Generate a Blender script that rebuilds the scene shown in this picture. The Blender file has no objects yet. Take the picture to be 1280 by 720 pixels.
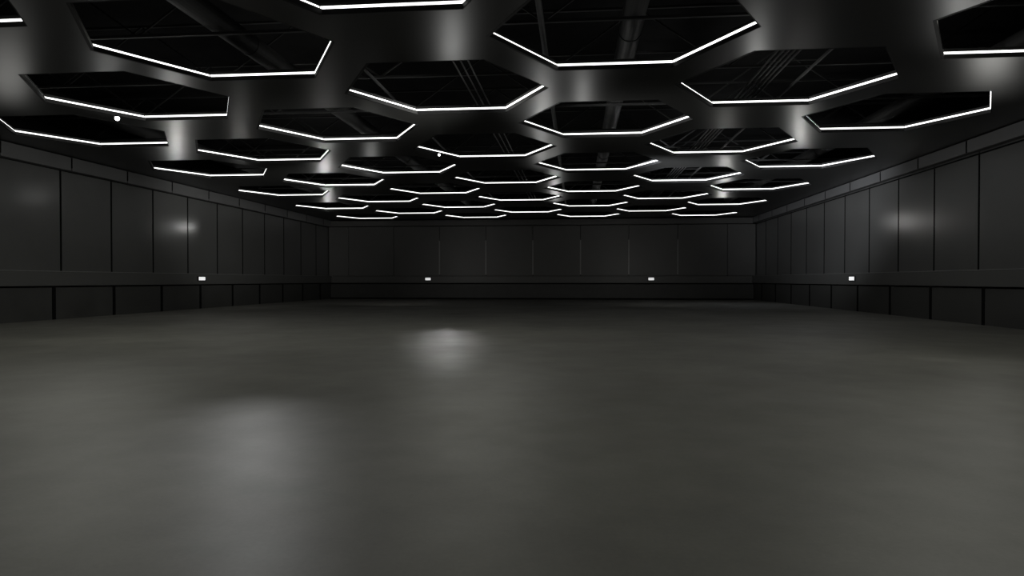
import bpy, bmesh, math, random
from mathutils import Vector, Matrix
random.seed(4)
S = 5.6                       # metres per ceiling-height unit (eye to light strips)
FL = 0.302                    # eye height above floor, in units
SC = bpy.context.scene
C = SC.collection
def W(x, y, z): return Vector((x*S, y*S, (z+FL)*S))

# ------------------------------------------------------------------ materials
def mat(name, col, rough=0.5, spec=0.5, metal=0.0, noise=None, emit=None, bump=None):
    m = bpy.data.materials.new(name); m.use_nodes = True
    nt = m.node_tree; b = nt.nodes['Principled BSDF']
    b.inputs['Base Color'].default_value = (*col, 1)
    b.inputs['Roughness'].default_value = rough
    b.inputs['Specular IOR Level'].default_value = spec
    b.inputs['Metallic'].default_value = metal
    if emit:
        b.inputs['Emission Color'].default_value = (*emit[0], 1)
        b.inputs['Emission Strength'].default_value = emit[1]
    tc = nt.nodes.new('ShaderNodeTexCoord')
    if noise:
        sc, amt, ramt = noise
        n = nt.nodes.new('ShaderNodeTexNoise'); n.inputs['Scale'].default_value = sc
        n.inputs['Detail'].default_value = 6; n.inputs['Roughness'].default_value = .6
        nt.links.new(tc.outputs['Object'], n.inputs['Vector'])
        r = nt.nodes.new('ShaderNodeMapRange')
        r.inputs['From Min'].default_value = .3; r.inputs['From Max'].default_value = .7
        r.inputs['To Min'].default_value = 1-amt; r.inputs['To Max'].default_value = 1+amt
        nt.links.new(n.outputs['Fac'], r.inputs['Value'])
        v = nt.nodes.new('ShaderNodeVectorMath'); v.operation = 'SCALE'
        v.inputs[0].default_value = col
        nt.links.new(r.outputs['Result'], v.inputs['Scale'])
        nt.links.new(v.outputs['Vector'], b.inputs['Base Color'])
        r2 = nt.nodes.new('ShaderNodeMapRange')
        r2.inputs['From Min'].default_value = .3; r2.inputs['From Max'].default_value = .7
        r2.inputs['To Min'].default_value = rough-ramt; r2.inputs['To Max'].default_value = rough+ramt
        nt.links.new(n.outputs['Fac'], r2.inputs['Value'])
        nt.links.new(r2.outputs['Result'], b.inputs['Roughness'])
    return m

def concrete():
    m = bpy.data.materials.new('polished_concrete'); m.use_nodes = True
    nt = m.node_tree; L = nt.links; N = nt.nodes; b = N['Principled BSDF']
    tc = N.new('ShaderNodeTexCoord')
    def noise(scale, detail, rough=.55, dist=0):
        n = N.new('ShaderNodeTexNoise'); n.inputs['Scale'].default_value = scale
        n.inputs['Detail'].default_value = detail; n.inputs['Roughness'].default_value = rough
        n.inputs['Distortion'].default_value = dist
        L.new(tc.outputs['Object'], n.inputs['Vector']); return n
    def rng(src, a, c, lo, hi):
        r = N.new('ShaderNodeMapRange'); r.inputs['From Min'].default_value = a; r.inputs['From Max'].default_value = c
        r.inputs['To Min'].default_value = lo; r.inputs['To Max'].default_value = hi
        L.new(src, r.inputs['Value']); return r.outputs['Result']
    def mul(a, c):
        x = N.new('ShaderNodeMath'); x.operation = 'MULTIPLY'; L.new(a, x.inputs[0]); L.new(c, x.inputs[1]); return x.outputs[0]
    big = rng(noise(.22, 4, .5, .3).outputs['Fac'], .3, .7, .78, 1.22)
    mid = rng(noise(1.3, 6, .6).outputs['Fac'], .3, .7, .86, 1.14)
    fine = rng(noise(26, 5, .7).outputs['Fac'], .3, .7, .93, 1.07)
    f = mul(mul(big, mid), fine)
    v = N.new('ShaderNodeVectorMath'); v.operation = 'SCALE'; v.inputs[0].default_value = FLOORCOL
    L.new(f, v.inputs['Scale']); L.new(v.outputs['Vector'], b.inputs['Base Color'])
    r = rng(noise(.5, 5, .6).outputs['Fac'],   .3, .7, .44, .52); L.new(r, b.inputs['Roughness'])
    b.inputs['Specular IOR Level'].default_value = .38
    bp = N.new('ShaderNodeBump'); bp.inputs['Strength'].default_value = .12; bp.inputs['Distance'].default_value = .004
    L.new(noise(16, 8, .7).outputs['Fac'], bp.inputs['Height']); L.new(bp.outputs['Normal'], b.inputs['Normal'])
    return m
FLOORCOL = (.150, .148, .132)
M = {}
M['floor'] = concrete()
M['soffit'] = mat('satin_black_soffit', (.012, .012, .0115), .31, .5, noise=(.6, .06, .01))
M['reveal'] = mat('matt_black_edge', (.010, .010, .010), .6, .3, noise=(3, .1, .03))
M['panel'] = mat('charcoal_wall_panel', (.046, .046, .0445), .33, .5, noise=(.5, .10, .015))
M['cornice'] = mat('charcoal_cornice_metal', (.072, .072, .072), .45, .5, noise=(.8, .08, .02))
M['band'] = mat('charcoal_band', (.045, .045, .043), .42, .5, noise=(.8, .06, .02))
M['base'] = mat('dark_base_panel', (.024, .024, .0225), .5, .4, noise=(1.2, .15, .03))
M['void'] = mat('black_joint', (.001, .001, .001), .9, .1, noise=(5, .1, .02))
M['back'] = mat('dark_back_panel', (.045, .044, .041), .42, .5, noise=(.4, .1, .02))
M['strip'] = mat('white_led_diffuser', (.8, .8, .8), .5, .2, emit=((1, 1, .98), 2.2), noise=(4, .02, .02))
M['highlight_ball'] = mat('white_highlight', (.8, .8, .8), .4, .3, emit=((1, 1, .98), 6), noise=(4, .02, .02))  # glow stands in for a highlight on the soffit
M['sign'] = mat('white_sign_face', (.8, .8, .8), .5, .2, emit=((1, 1, 1), .62), noise=(4, .02, .02))
M['steel'] = mat('black_painted_steel', (.012, .012, .012), .5, .4, noise=(2, .2, .04))
M['duct'] = mat('dark_galvanised_duct', (.018, .018, .0175), .5, .4, metal=.0, noise=(2, .15, .04))
M['pipe'] = mat('dark_grey_pipe', (.04, .04, .039), .45, .5, metal=.0, noise=(3, .1, .04))
M['roof'] = mat('black_roof_deck', (.004, .004, .004), .8, .2, noise=(1, .2, .05))
M['lit_line'] = mat('grey_lit_line', (.15, .15, .145), .4, .6, metal=.2, noise=(3, .1, .03))  # grey lightened to paint the lit seams and lit band edge

# ------------------------------------------------------------------ helpers
def link(o, parent=None):
    C.objects.link(o)
    if parent: o.parent = parent
    return o
def obj(name, bm, m, parent=None, smooth=False):
    me = bpy.data.meshes.new(name); bm.normal_update(); bm.to_mesh(me); bm.free()
    me.materials.append(M[m])
    if smooth:
        for p in me.polygons: p.use_smooth = True
    return link(bpy.data.objects.new(name, me), parent)
def empty(name, loc=(0, 0, 0)):
    o = bpy.data.objects.new(name, None); o.empty_display_size = .2; o.location = loc
    return link(o)
def tag(o, label, cat, group=None, kind=None):
    o['label'] = label; o['category'] = cat
    if group: o['group'] = group
    if kind: o['kind'] = kind
    return o
def struct(o, label=None, cat=None):
    o['kind'] = 'structure'
    if label: o['label'] = label
    if cat: o['category'] = cat
    return o
def box(bm, a, b, bev=0):
    """box between two unit-space corners, metres in the mesh"""
    A, B = W(*a), W(*b)
    lo = Vector([min(A[i], B[i]) for i in range(3)]); hi = Vector([max(A[i], B[i]) for i in range(3)])
    r = bmesh.ops.create_cube(bm, size=1.0)
    vs = r['verts']
    for v in vs: v.co = Vector([lo[i] + (v.co[i]+.5)*(hi[i]-lo[i]) for i in range(3)])
    if bev:
        es = list({e for v in vs for e in v.link_edges})
        bmesh.ops.bevel(bm, geom=es, offset=bev, segments=2, affect='EDGES', profile=.5)
    return vs
def boxo(name, a, b, m, parent=None, bev=0):
    bm = bmesh.new(); box(bm, a, b, bev); return obj(name, bm, m, parent)
def bar(bm, p, q, w, h=None):
    """rectangular bar from p to q (metres)"""
    h = h or w; d = (q-p); L = d.length; d.normalize()
    up = Vector((0, 0, 1)) if abs(d.z) < .95 else Vector((0, 1, 0))
    s = d.cross(up).normalized(); u = s.cross(d)
    vs = [bm.verts.new(e + s*sx*w/2 + u*sy*h/2) for e in (p, q) for sx, sy in ((-1, -1), (1, -1), (1, 1), (-1, 1))]
    for f in ((3, 2, 1, 0), (4, 5, 6, 7), (0, 1, 5, 4), (1, 2, 6, 5), (2, 3, 7, 6), (3, 0, 4, 7)):
        bm.faces.new([vs[i] for i in f])
def tube(bm, p, q, r, n=16, cap=True):
    d = (q-p).normalized()
    up = Vector((0, 0, 1)) if abs(d.z) < .95 else Vector((0, 1, 0))
    s = d.cross(up).normalized(); u = s.cross(d)
    R = [[bm.verts.new(e + (s*math.cos(2*math.pi*k/n) + u*math.sin(2*math.pi*k/n))*r) for k in range(n)] for e in (p, q)]
    for k in range(n): bm.faces.new([R[0][k], R[0][(k+1) % n], R[1][(k+1) % n], R[1][k]])
    if cap: bm.faces.new(R[0][::-1]); bm.faces.new(R[1])

# ------------------------------------------------------------------ dimensions (units)
XR, XL = 2.78, -4.05
YB, YF = 10.55, -2.2
ZS = 0.975                    # soffit underside
TH = 0.012                    # ceiling sheet thickness
ZROOF = 1.62
SH = .0095                    # left-hand edges of each opening sit in by this much
HR = .5289                    # hexagon vertex radius
X0, Y0, PX, PY = .1746, 4.118, .846, 1.4702

# ------------------------------------------------------------------ floor, ceiling, roof
struct(boxo('floor', (XL-.1, YF-.1, -FL-.03), (XR+.1, YB+.1, -FL), 'floor'))
hexes = {}
rows = []
for k2 in range(8, -5, -1):                 # k2 = twice the row index; even rows hold even columns
    cols = [-4, -2, 0, 2] if k2 % 2 == 0 else [-3, -1, 1]
    if k2 == -4: continue
    rows.append((k2, cols))
def hexc(i, k2): return X0 + i*PX, Y0 + k2/2*PY
def hexpts(cx, cy, r):
    return [(cx + r*math.cos(math.radians(60*k)), cy + r*math.sin(math.radians(60*k))) for k in range(6)]
def inset(pts, d): return [(x + (d if k in (2, 3, 4) else 0), y) for k, (x, y) in enumerate(pts)]
cu = bpy.data.curves.new('ceiling_outline', 'CURVE'); cu.dimensions = '2D'; cu.fill_mode = 'BOTH'; cu.extrude = TH*S/2
def spl(pts):
    s = cu.splines.new('POLY'); s.points.add(len(pts)-1)
    for p, (x, y) in zip(s.points, pts): p.co = (x*S, y*S, 0, 1)
    s.use_cyclic_u = True
spl([(XL, YF), (XR, YF), (XR, YB), (XL, YB)])
for k2, cols in rows:
    for i in cols: spl(inset(hexpts(*hexc(i, k2), HR+.001), SH))
tmp = bpy.data.objects.new('tmp', cu); C.objects.link(tmp)
me = bpy.data.meshes.new_from_object(tmp.evaluated_get(bpy.context.evaluated_depsgraph_get()))
bpy.data.objects.remove(tmp); bpy.data.curves.remove(cu)
for v in me.vertices: v.co.z += (ZS+FL+TH/2)*S
me.materials.clear(); me.materials.append(M['soffit'])
for p in me.polygons: p.material_index = 0; p.use_smooth = False
struct(link(bpy.data.objects.new('ceiling', me)))
struct(boxo('roof', (XL-.1, YF-.1, ZROOF), (XR+.1, YB+.1, ZROOF+.03), 'roof'))

# ------------------------------------------------------------------ hexagonal ring lights
def ring_light():
    root = empty('hexagonal_ring_light')
    # frame: thin black lining of the opening
    bm = bmesh.new()
    prof = [(HR+.005, -.0255, .0), (HR, -.0255, SH), (HR, -.0062, SH), (HR+.004, -.0062, 0), (HR+.004, .0200, 0), (HR+.012, .0200, 0)]
    rings = []
    for rr, z, sh in prof:
        z *= S; pts = [Vector((x*S, y*S, 0)) for x, y in inset(hexpts(0, 0, rr), sh)]
        rings.append([bm.verts.new(p + Vector((0, 0, z))) for p in pts])
    for a in range(6):
        A, B = rings[a], rings[(a+1) % 6]
        for k in range(6): bm.faces.new([A[k], A[(k+1) % 6], B[(k+1) % 6], B[k]])
    bmesh.ops.recalc_face_normals(bm, faces=bm.faces)
    obj('frame', bm, 'reveal', root)
    r1, r2, h = HR+.0038, HR+.0006, .0047
    a1 = [Vector((x*S, y*S, 0)) for x, y in hexpts(0, 0, r1)]
    for k in range(6):
        a2 = [Vector((x*S, y*S, 0)) for x, y in hexpts(0, 0, r2 - (.006 if k == 5 else 0))]
        bm = bmesh.new(); j = (k+1) % 6
        g = .004
        P = [a1[k].lerp(a1[j], g), a1[j].lerp(a1[k], g), a2[j].lerp(a2[k], g), a2[k].lerp(a2[j], g)]
        lo = [bm.verts.new(p - Vector((0, 0, h*S))) for p in P]; hi = [bm.verts.new(p + Vector((0, 0, h*S))) for p in P]
        bm.faces.new(lo[::-1]); bm.faces.new(hi)
        for q in range(4): bm.faces.new([lo[q], lo[(q+1) % 4], hi[(q+1) % 4], hi[q]])
        bmesh.ops.recalc_face_normals(bm, faces=bm.faces)
        obj('light_strip', bm, 'strip', root)
    return root
proto = ring_light()
def copy_tree(o):
    c = o.copy(); C.objects.link(c)
    for ch in o.children:
        d = ch.copy(); C.objects.link(d); d.parent = c
    return c
ORD = ['', 'first', 'second', 'third', 'fourth', 'fifth', 'sixth', 'seventh', 'eighth', 'ninth', 'tenth', 'eleventh', 'twelfth']
first = True
for rn, (k2, cols) in enumerate(rows, 1):
    for cn, i in enumerate(cols, 1):
        cx, cy = hexc(i, k2)
        if k2 == -2 and i == -4: continue          # beyond the frame
        if k2 == -2: cn -= 1
        n = len(cols) - (1 if k2 == -2 else 0)
        o = proto if first else copy_tree(proto); first = False
        o.location = W(cx, cy, 1.0)
        side = {1: 'leftmost', n: 'rightmost'}.get(cn, ORD[cn] + ' from left' if n > 3 else 'middle one')
        rowname = 'ceiling row nearest back wall' if rn == 1 else ORD[rn] + ' ceiling row from back wall'
        tag(o, f'white hexagonal ring light, {side} in {rowname}', 'ceiling light', 'hexagonal ring lights in the ceiling')

# ceiling behind ring openings on left near corner gets no light: see loop above

# ------------------------------------------------------------------ side walls
def side_wall(name, xw, s):
    """s=+1 right wall (faces -x), s=-1 left wall"""
    root = boxo(name, (xw, YF, -FL), (xw + s*.06, YB, ZROOF), 'void'); struct(root)
    dx = -s
    # upper panels
    y = 4.86 - .572*13; n = 0
    yy = y
    while yy < YB - .02:
        if yy > YF: boxo('panel_joint', (xw, yy-.0085, .072), (xw + dx*.0262, yy+.0085, .860), 'void', root)
        a, b = max(yy + .0088, YF), min(yy + .572 - .0088, YB)
        if b - a > .03: boxo('wall_panel', (xw, a, .071), (xw + dx*.025, b, .90 if s > 0 else .860), 'panel', root, .012)
        yy += .572
    # cornice segments
    yy = 4.91 - .657*11
    while yy < YB - .02:
        if yy > YF: boxo('cornice_joint', (xw, yy-.0068, .885), (xw + dx*.083, yy+.0068, .966), 'void', root)
        a, b = max(yy + .007, YF), min(yy + .657 - .007, YB)
        if b - a > .03: boxo('cornice_panel', (xw, a, .882 if s > 0 else .864), (xw + dx*.082, b, .970), 'cornice', root, .018)
        yy += .657
    boxo('cornice_recess', (xw, YF, .862), (xw + dx*(.030 if s > 0 else .026), YB, .872), 'void', root)
    # horizontal band
    boxo('wall_band', (xw, YF, -.043), (xw + dx*.082, YB, .068), 'band', root, .02)
    boxo('band_lit_ledge', (xw, YF, .068), (xw + dx*.086, YB, .0715), 'lit_line', root, .004)  # lighter grey paints the highlight along the band's top edge
    # base panels and black posts
    yy = 4.75 - .668*11
    while yy < YB - .02:
        if yy > YF: boxo('base_post', (xw, yy-.0175, -FL), (xw + dx*.0565, yy+.0175, -.046), 'void', root)
        a, b = max(yy + .018, YF), min(yy + .668 - .018, YB)
        if b - a > .03:
            boxo('base_panel', (xw, a, -FL), (xw + dx*.055, b, -.055), 'base', root, .012)
        yy += .668
    return root
side_wall('wall_right', XR, 1)
side_wall('wall_left', XL, -1)

# ------------------------------------------------------------------ back wall
bw = struct(boxo('wall_back', (XL, YB, -FL), (XR, YB+.06, ZROOF), 'void'))
seam = [-2.184 + .7515*k for k in range(-2, 7)]
edges = [XL+.03] + seam + [XR-.03]
for k in range(len(edges)-1):
    boxo('wall_panel', (edges[k]+.004, YB, .071), (edges[k+1]-.004, YB-.02, .865), 'back', bw, .01)
boxo('cornice_panel', (XL+.085, YB, .872), (XR-.085, YB-.06, .962), 'back', bw, .015)
boxo('wall_band', (XL+.085, YB, -.043), (XR-.085, YB-.05, .068), 'back', bw, .015)
boxo('base_panel', (XL+.06, YB, -FL+.02), (XR-.06, YB-.02, -.06), 'base', bw, .01)
boxo('wall_rear_cover', (XL, YF-.06, -FL), (XR, YF, ZROOF), 'panel')
r = bpy.data.objects['wall_rear_cover']; r.name = 'wall_front'; struct(r)
for n, x in enumerate([-2.184 + .7515*k for k in range(6)]):  # highlights on the lit seams, painted as lighter strips
    t = boxo('lit_seam_%d' % (n+1), (x-.0085, YB-.014, .092), (x+.0085, YB-.028, .635), 'lit_line'); struct(t)

# ------------------------------------------------------------------ small white signs on the band
def sign(c, ax, label):
    """ax: 'x' plate spans x (back wall), +1 / -1 plate on right / left wall"""
    root = empty('wall_sign', W(*c)); inv = Matrix.Translation(-W(*c))
    def bb(nm, a, b, m, bev):
        o = boxo(nm, a, b, m, root, bev); o.data.transform(inv); return o
    x, y, z = c
    if ax == 'x':
        bb('housing', (x-.052, y, z-.027), (x+.052, y-.012, z+.027), 'void', .006)
        bb('face', (x-.043, y-.010, z-.020), (x+.043, y-.016, z+.020), 'sign', .004)
    else:
        bb('housing', (x, y-.068, z-.025), (x-ax*.010, y+.068, z+.025), 'void', .006)
        bb('face', (x-ax*.008, y-.058, z-.018), (x-ax*.014, y+.058, z+.018), 'sign', .004)
    tag(root, label, 'sign', 'small white signs on the wall band')
sign((-2.363, YB-.05, .021), 'x', 'small white sign on back wall band, left one of its two')
sign((1.164, YB-.05, .021), 'x', 'small white sign on back wall band, right one of its two')
sign((XL+.082, 6.72, .018), -1, 'small white sign glowing on the band of the left side wall')
sign((XR-.082, 6.80, .017), 1, 'small white sign glowing on the band of the right side wall')

# ------------------------------------------------------------------ two tiny highlights on the soffit, built as glowing balls
def highlight(x, y, r, label):
    root = empty('ceiling_highlight', W(x, y, ZS))
    bm = bmesh.new(); tube(bm, Vector((0, 0, 0)), Vector((0, 0, -.05)), r*.8, 20); obj('base', bm, 'reveal', root)  # disc added above the glowing ball
    bm = bmesh.new(); bmesh.ops.create_uvsphere(bm, u_segments=20, v_segments=12, radius=r)
    bmesh.ops.translate(bm, verts=bm.verts, vec=(0, 0, -.05-r*.7)); obj('highlight_ball', bm, 'highlight_ball', root, True)
    tag(root, label, 'highlight')
HIGHLIGHTS = [(146.5, 148, .075, 'small bright round lamp under the ceiling near left wall'),
         (549, 193.5, .055, 'tiny bright round lamp under ceiling left of the centre')]

# ------------------------------------------------------------------ services above the ceiling
def along(name, x, z, r, label, cat, m, n=20, fl=None, group=None):
    root = empty(name, W(x, YF+.1, z))
    L = (YB-YF-.2)*S
    bm = bmesh.new(); tube(bm, Vector((0, 0, 0)), Vector((0, L, 0)), r*S, n); obj('tube', bm, m, root, False)
    if fl:
        y = 0.6
        while y < L:
            bm = bmesh.new(); tube(bm, Vector((0, y-.06, 0)), Vector((0, y+.06, 0)), r*S*1.06, n); obj('flange', bm, m, root)
            y += fl
    tag(root, label, cat, group)
ZD = 1.24
for t, l in ((-2.88, 'beside the left wall'), (-1.38, 'over second file of hexagons from left'), (.215, 'over the centre file of hexagons'), (1.86, 'beside the right wall')):
    along('air_duct', t*ZD, ZD, .055, 'long round dark duct above ceiling openings, ' + l, 'duct', 'duct', 24, 6.0, 'air ducts above the ceiling')
for t, l in ((-.56, 'leftmost of a close set of three'), (-.525, 'middle of a close set of three'), (-.49, 'rightmost of a close set of three')):
    along('ceiling_pipe', t*1.12, 1.12, .0042, 'thin grey pipe above ceiling, ' + l, 'pipe', 'pipe', 10, None, 'pipes above the ceiling')
along('ceiling_pipe', -.135*1.14, 1.14, .014, 'single dark pipe above the middle of the ceiling', 'pipe', 'steel', 12, None, 'pipes above the ceiling')
along('ceiling_pipe', -1.0*1.14, 1.14, .008, 'thin pipe above the ceiling between left duct and triple pipes', 'pipe', 'steel', 12, None, 'pipes above the ceiling')
# cable ladder: long rails
def rails():
    root = empty('cable_ladder', W(.92*1.1, YF+.1, 1.10)); L = (YB-YF-.2)*S
    for k in range(5):
        bm = bmesh.new(); x = (k-2)*.024*1.1*S
        bar(bm, Vector((x, 0, 0)), Vector((x, L, 0)), .035, .05); obj('rail', bm, 'pipe', root)
    y = .5
    bm = bmesh.new()
    while y < L:
        bar(bm, Vector((-.34, y, .045)), Vector((1.15, y, .045)), .04, .03); y += 2.05
    obj('rungs', bm, 'steel', root)
    bm = bmesh.new(); bar(bm, Vector((1.1, 0, 0)), Vector((1.1, L, 0)), .05, .07); obj('side_rail', bm, 'pipe', root)
    tag(root, 'cable ladder of five thin rails above the ceiling right of centre', 'cable tray')
rails()
# trusses across the hall
def truss():
    root = empty('roof_truss'); w = (XR-XL-.02)*S; zb, zt = 1.16-1.16, 1.50-1.16
    for nm, z in (('bottom_chord', zb), ('top_chord', zt)):
        bm = bmesh.new(); bar(bm, Vector((0, 0, z*S)), Vector((w, 0, z*S)), .09, .07); obj(nm, bm, 'steel', root)
    n = 14
    for k in range(n):
        a, b = k*w/n, (k+1)*w/n
        bm = bmesh.new()
        za, zc = (zb, zt) if k % 2 == 0 else (zt, zb)
        bar(bm, Vector((a, 0, za*S)), Vector((b, 0, zc*S)), .045); obj('diagonal_brace', bm, 'steel', root)
    return root
tr = truss(); tf = True
y = 1.55
while y < YB-.1:
    o = tr if tf else copy_tree(tr); tf = False
    o.location = W(XL+.01, y, 1.17)
    tag(o, 'black steel roof truss crossing the hall above the ceiling openings', 'truss', 'roof trusses above the ceiling')
    y += .735

# ------------------------------------------------------------------ camera
yaw, pitch, f = .0959, -.0116, 831.06
fwd = Vector((-math.sin(yaw)*math.cos(pitch), math.cos(yaw)*math.cos(pitch), math.sin(pitch)))
rt = Vector((math.cos(yaw), math.sin(yaw), 0)); up = rt.cross(fwd)
cam = bpy.data.cameras.new('camera'); co = bpy.data.objects.new('camera', cam); C.objects.link(co)
cam.sensor_width = 36; cam.lens = f/1280*36; cam.clip_end = 300
mw = Matrix((rt, up, -fwd)).transposed().to_4x4(); mw.translation = W(0, 0, 0); co.matrix_world = mw
SC.camera = co
def ray(px, py): return fwd + rt*((px-640)/f) - up*((py-360)/f)
for px, py, r, l in HIGHLIGHTS:
    d = ray(px, py); z = ZS - (.05+r*.7)/S
    k = z/d.z; highlight(d.x*k, d.y*k, r, l)

# ------------------------------------------------------------------ lights
def spot(name, p, target, power, size=60, blend=.8, radius=.15, col=(1, .99, .96)):
    l = bpy.data.lights.new(name, 'SPOT'); l.energy = power; l.spot_size = math.radians(size); l.spot_blend = blend
    l.shadow_soft_size = radius; l.color = col
    o = bpy.data.objects.new(name, l); C.objects.link(o); o.location = W(*p)
    o.rotation_euler = (W(*target)-W(*p)).to_track_quat('-Z', 'Y').to_euler(); return o
def area(name, p, target, power, sx, sy, col=(1, .99, .95), spread=180):
    l = bpy.data.lights.new(name, 'AREA'); l.energy = power; l.shape = 'RECTANGLE'; l.size = sx; l.size_y = sy; l.color = col
    l.spread = math.radians(spread)
    o = bpy.data.objects.new(name, l); C.objects.link(o); o.location = W(*p)
    o.rotation_euler = (W(*target)-W(*p)).to_track_quat('-Z', 'Y').to_euler(); return o
# unseen soft spots added overhead to fill the hall
WARM = (1, 1, .91)
for x, y, e, c in ((-2.2, -.6, 560, WARM), (1.0, -.6, 450, WARM), (-2.0, 1.2, 760, WARM), (1.0, 1.2, 620, WARM),
                   (-2.4, 3.0, 600, WARM), (1.4, 2.7, 440, WARM), (-.6, 3.9, 420, WARM), (-3.2, 6.0, 70, (1, .99, .97)), (2.0, 6.0, 80, (.97, .98, 1))):
    spot('hall_fill', (x, y, .95), (x, y+.1, -.3), e, 174, .35, 2.2, c)
spot('wall_wash', (.3, 5.2, .62), (2.78, 7.6, 1.3), 11000, 64, .9, 1.0, (.92, .95, 1))  # unseen wash spots added to brighten the walls
spot('wall_wash', (-1.5, 5.2, .6), (-4.05, 7.8, 1.15), 4600, 66, .9, 1.0, (1, 1, .97))
for x in (-2.2, 1.0): spot('wall_wash', (x, 7.2, .3), (x, 10.5, .6), 330, 120, .9, .8, (1, .98, .94))
spot('wall_wash', (-.4, 3.6, .65), (-4.05, 5.2, 1.2), 3300, 76, .9, 1.0, (1, 1, .96))
spot('wall_wash', (-.6, 3.6, .65), (2.78, 5.2, 1.35), 3300, 76, .9, 1.0, (1, 1, .98))
# unseen spots added to make the highlights on the satin ceiling
for p, q, e, r in (
    ((-3.91, 6.20, 0.49), (-2.62, 4.15, .975), 80, 0.10),
    ((2.00, 6.20, 0.51), (1.36, 4.21, .975), 62, 0.10),
    ((-0.73, 3.90, 0.50), (-0.49, 2.63, .975), 38, 0.30),
    ((1.07, 4.10, 0.57), (0.75, 2.89, .975), 28, 0.15),
    ((1.99, 3.70, 0.46), (1.30, 2.43, .975), 35, 0.20),
    ((-0.27, 5.40, 0.49), (-0.18, 3.61, .975), 40, 0.15),
    ((-0.36, 6.90, 0.46), (-0.24, 4.50, .975), 40, 0.10),
    ((-0.29, 9.30, 0.56), (-0.20, 6.54, .975), 60, 0.10),
    ((0.05, 5.20, 0.49), (0.03, 3.47, .975), 30, 0.15),
    ((-2.88, 7.40, 0.57), (-2.03, 5.23, .975), 60, 0.10),
    ((-3.79, 9.90, 0.60), (-2.73, 7.12, .975), 60, 0.10),
    ((1.79, 8.20, 0.55), (1.25, 5.69, .975), 50, 0.10),
    ((2.07, 9.70, 0.61), (1.50, 7.04, .975), 60, 0.10),
    ((-3.31, 6.30, 0.49), (-2.21, 4.21, .975), 15, 0.10),
    ((-2.20, 7.00, 0.55), (-1.53, 4.88, .975), 18, 0.20),
    ((-3.35, 4.50, 0.38), (-2.09, 2.80, .975), 25, 0.25),
    ((-2.93, 4.60, 0.47), (-1.93, 3.03, .975), 28, 0.20),
    ((2.45, 4.20, 0.50), (1.70, 2.90, .975), 75, 0.60),
    ((-3.49, 3.80, 0.62), (-2.8, 3.2, .975), 23, 0.60),
):
    spot('ceiling_wash', p, q, e, 95 if r > .4 else 34, 1, r, (1, .99, .94) if r > .4 else (1, 1, .97))
# unseen spots added to put highlights on the walls
for p, q, e in (((-3.74, 7.0, .59), (-4.03, 6.54, .55), 34), ((-3.50, 5.2, .71), (-4.03, 4.60, .63), 12), ((2.22, 7.0, .59), (2.75, 5.87, .49), 42)):
    spot('wall_wash', p, q, e, 60, 1, .1)
for p, q, e in (((-3.34, 7.5, .75), (-2.59, 10.53, .59), 16), ((-.28, 7.5, .77), (-.21, 10.53, .60), 16), ((1.83, 7.5, .73), (1.42, 10.53, .56), 16)):
    spot('wall_wash', p, q, e, 40, 1, .1)
# unseen narrow spots, added and aimed to make two floor glints
for d, e in ((-.5, 70), (-.25, 260), (0, 600), (.25, 260), (.5, 70)): spot('floor_glint', (-1.75+d, 9.0, .40), (-.64+d*.37, 3.2, -.302), e, 2.9-abs(d)*1.6, 1, .12, (1, 1, 1))
spot('floor_glint', (-1.36, 2.7, .46), (-.34, .62, -.302), 300, 33, 1, .2, (1, 1, 1))
spot('floor_wash', (2.1, 8.6, .93), (1.9, 8.6, -.3), 160, 110, 1, .5, (.88, .93, 1))  # unseen bluish spot added to lift the far right floor

w = bpy.data.worlds.new('world'); SC.world = w; w.use_nodes = True
w.node_tree.nodes['Background'].inputs['Color'].default_value = (.01, .01, .01, 1)
w.node_tree.nodes['Background'].inputs['Strength'].default_value = .1
SC.view_settings.view_transform = 'Standard'; SC.view_settings.look = 'None'
SC.cycles.use_denoising = True
SC.cycles.max_bounces = 6
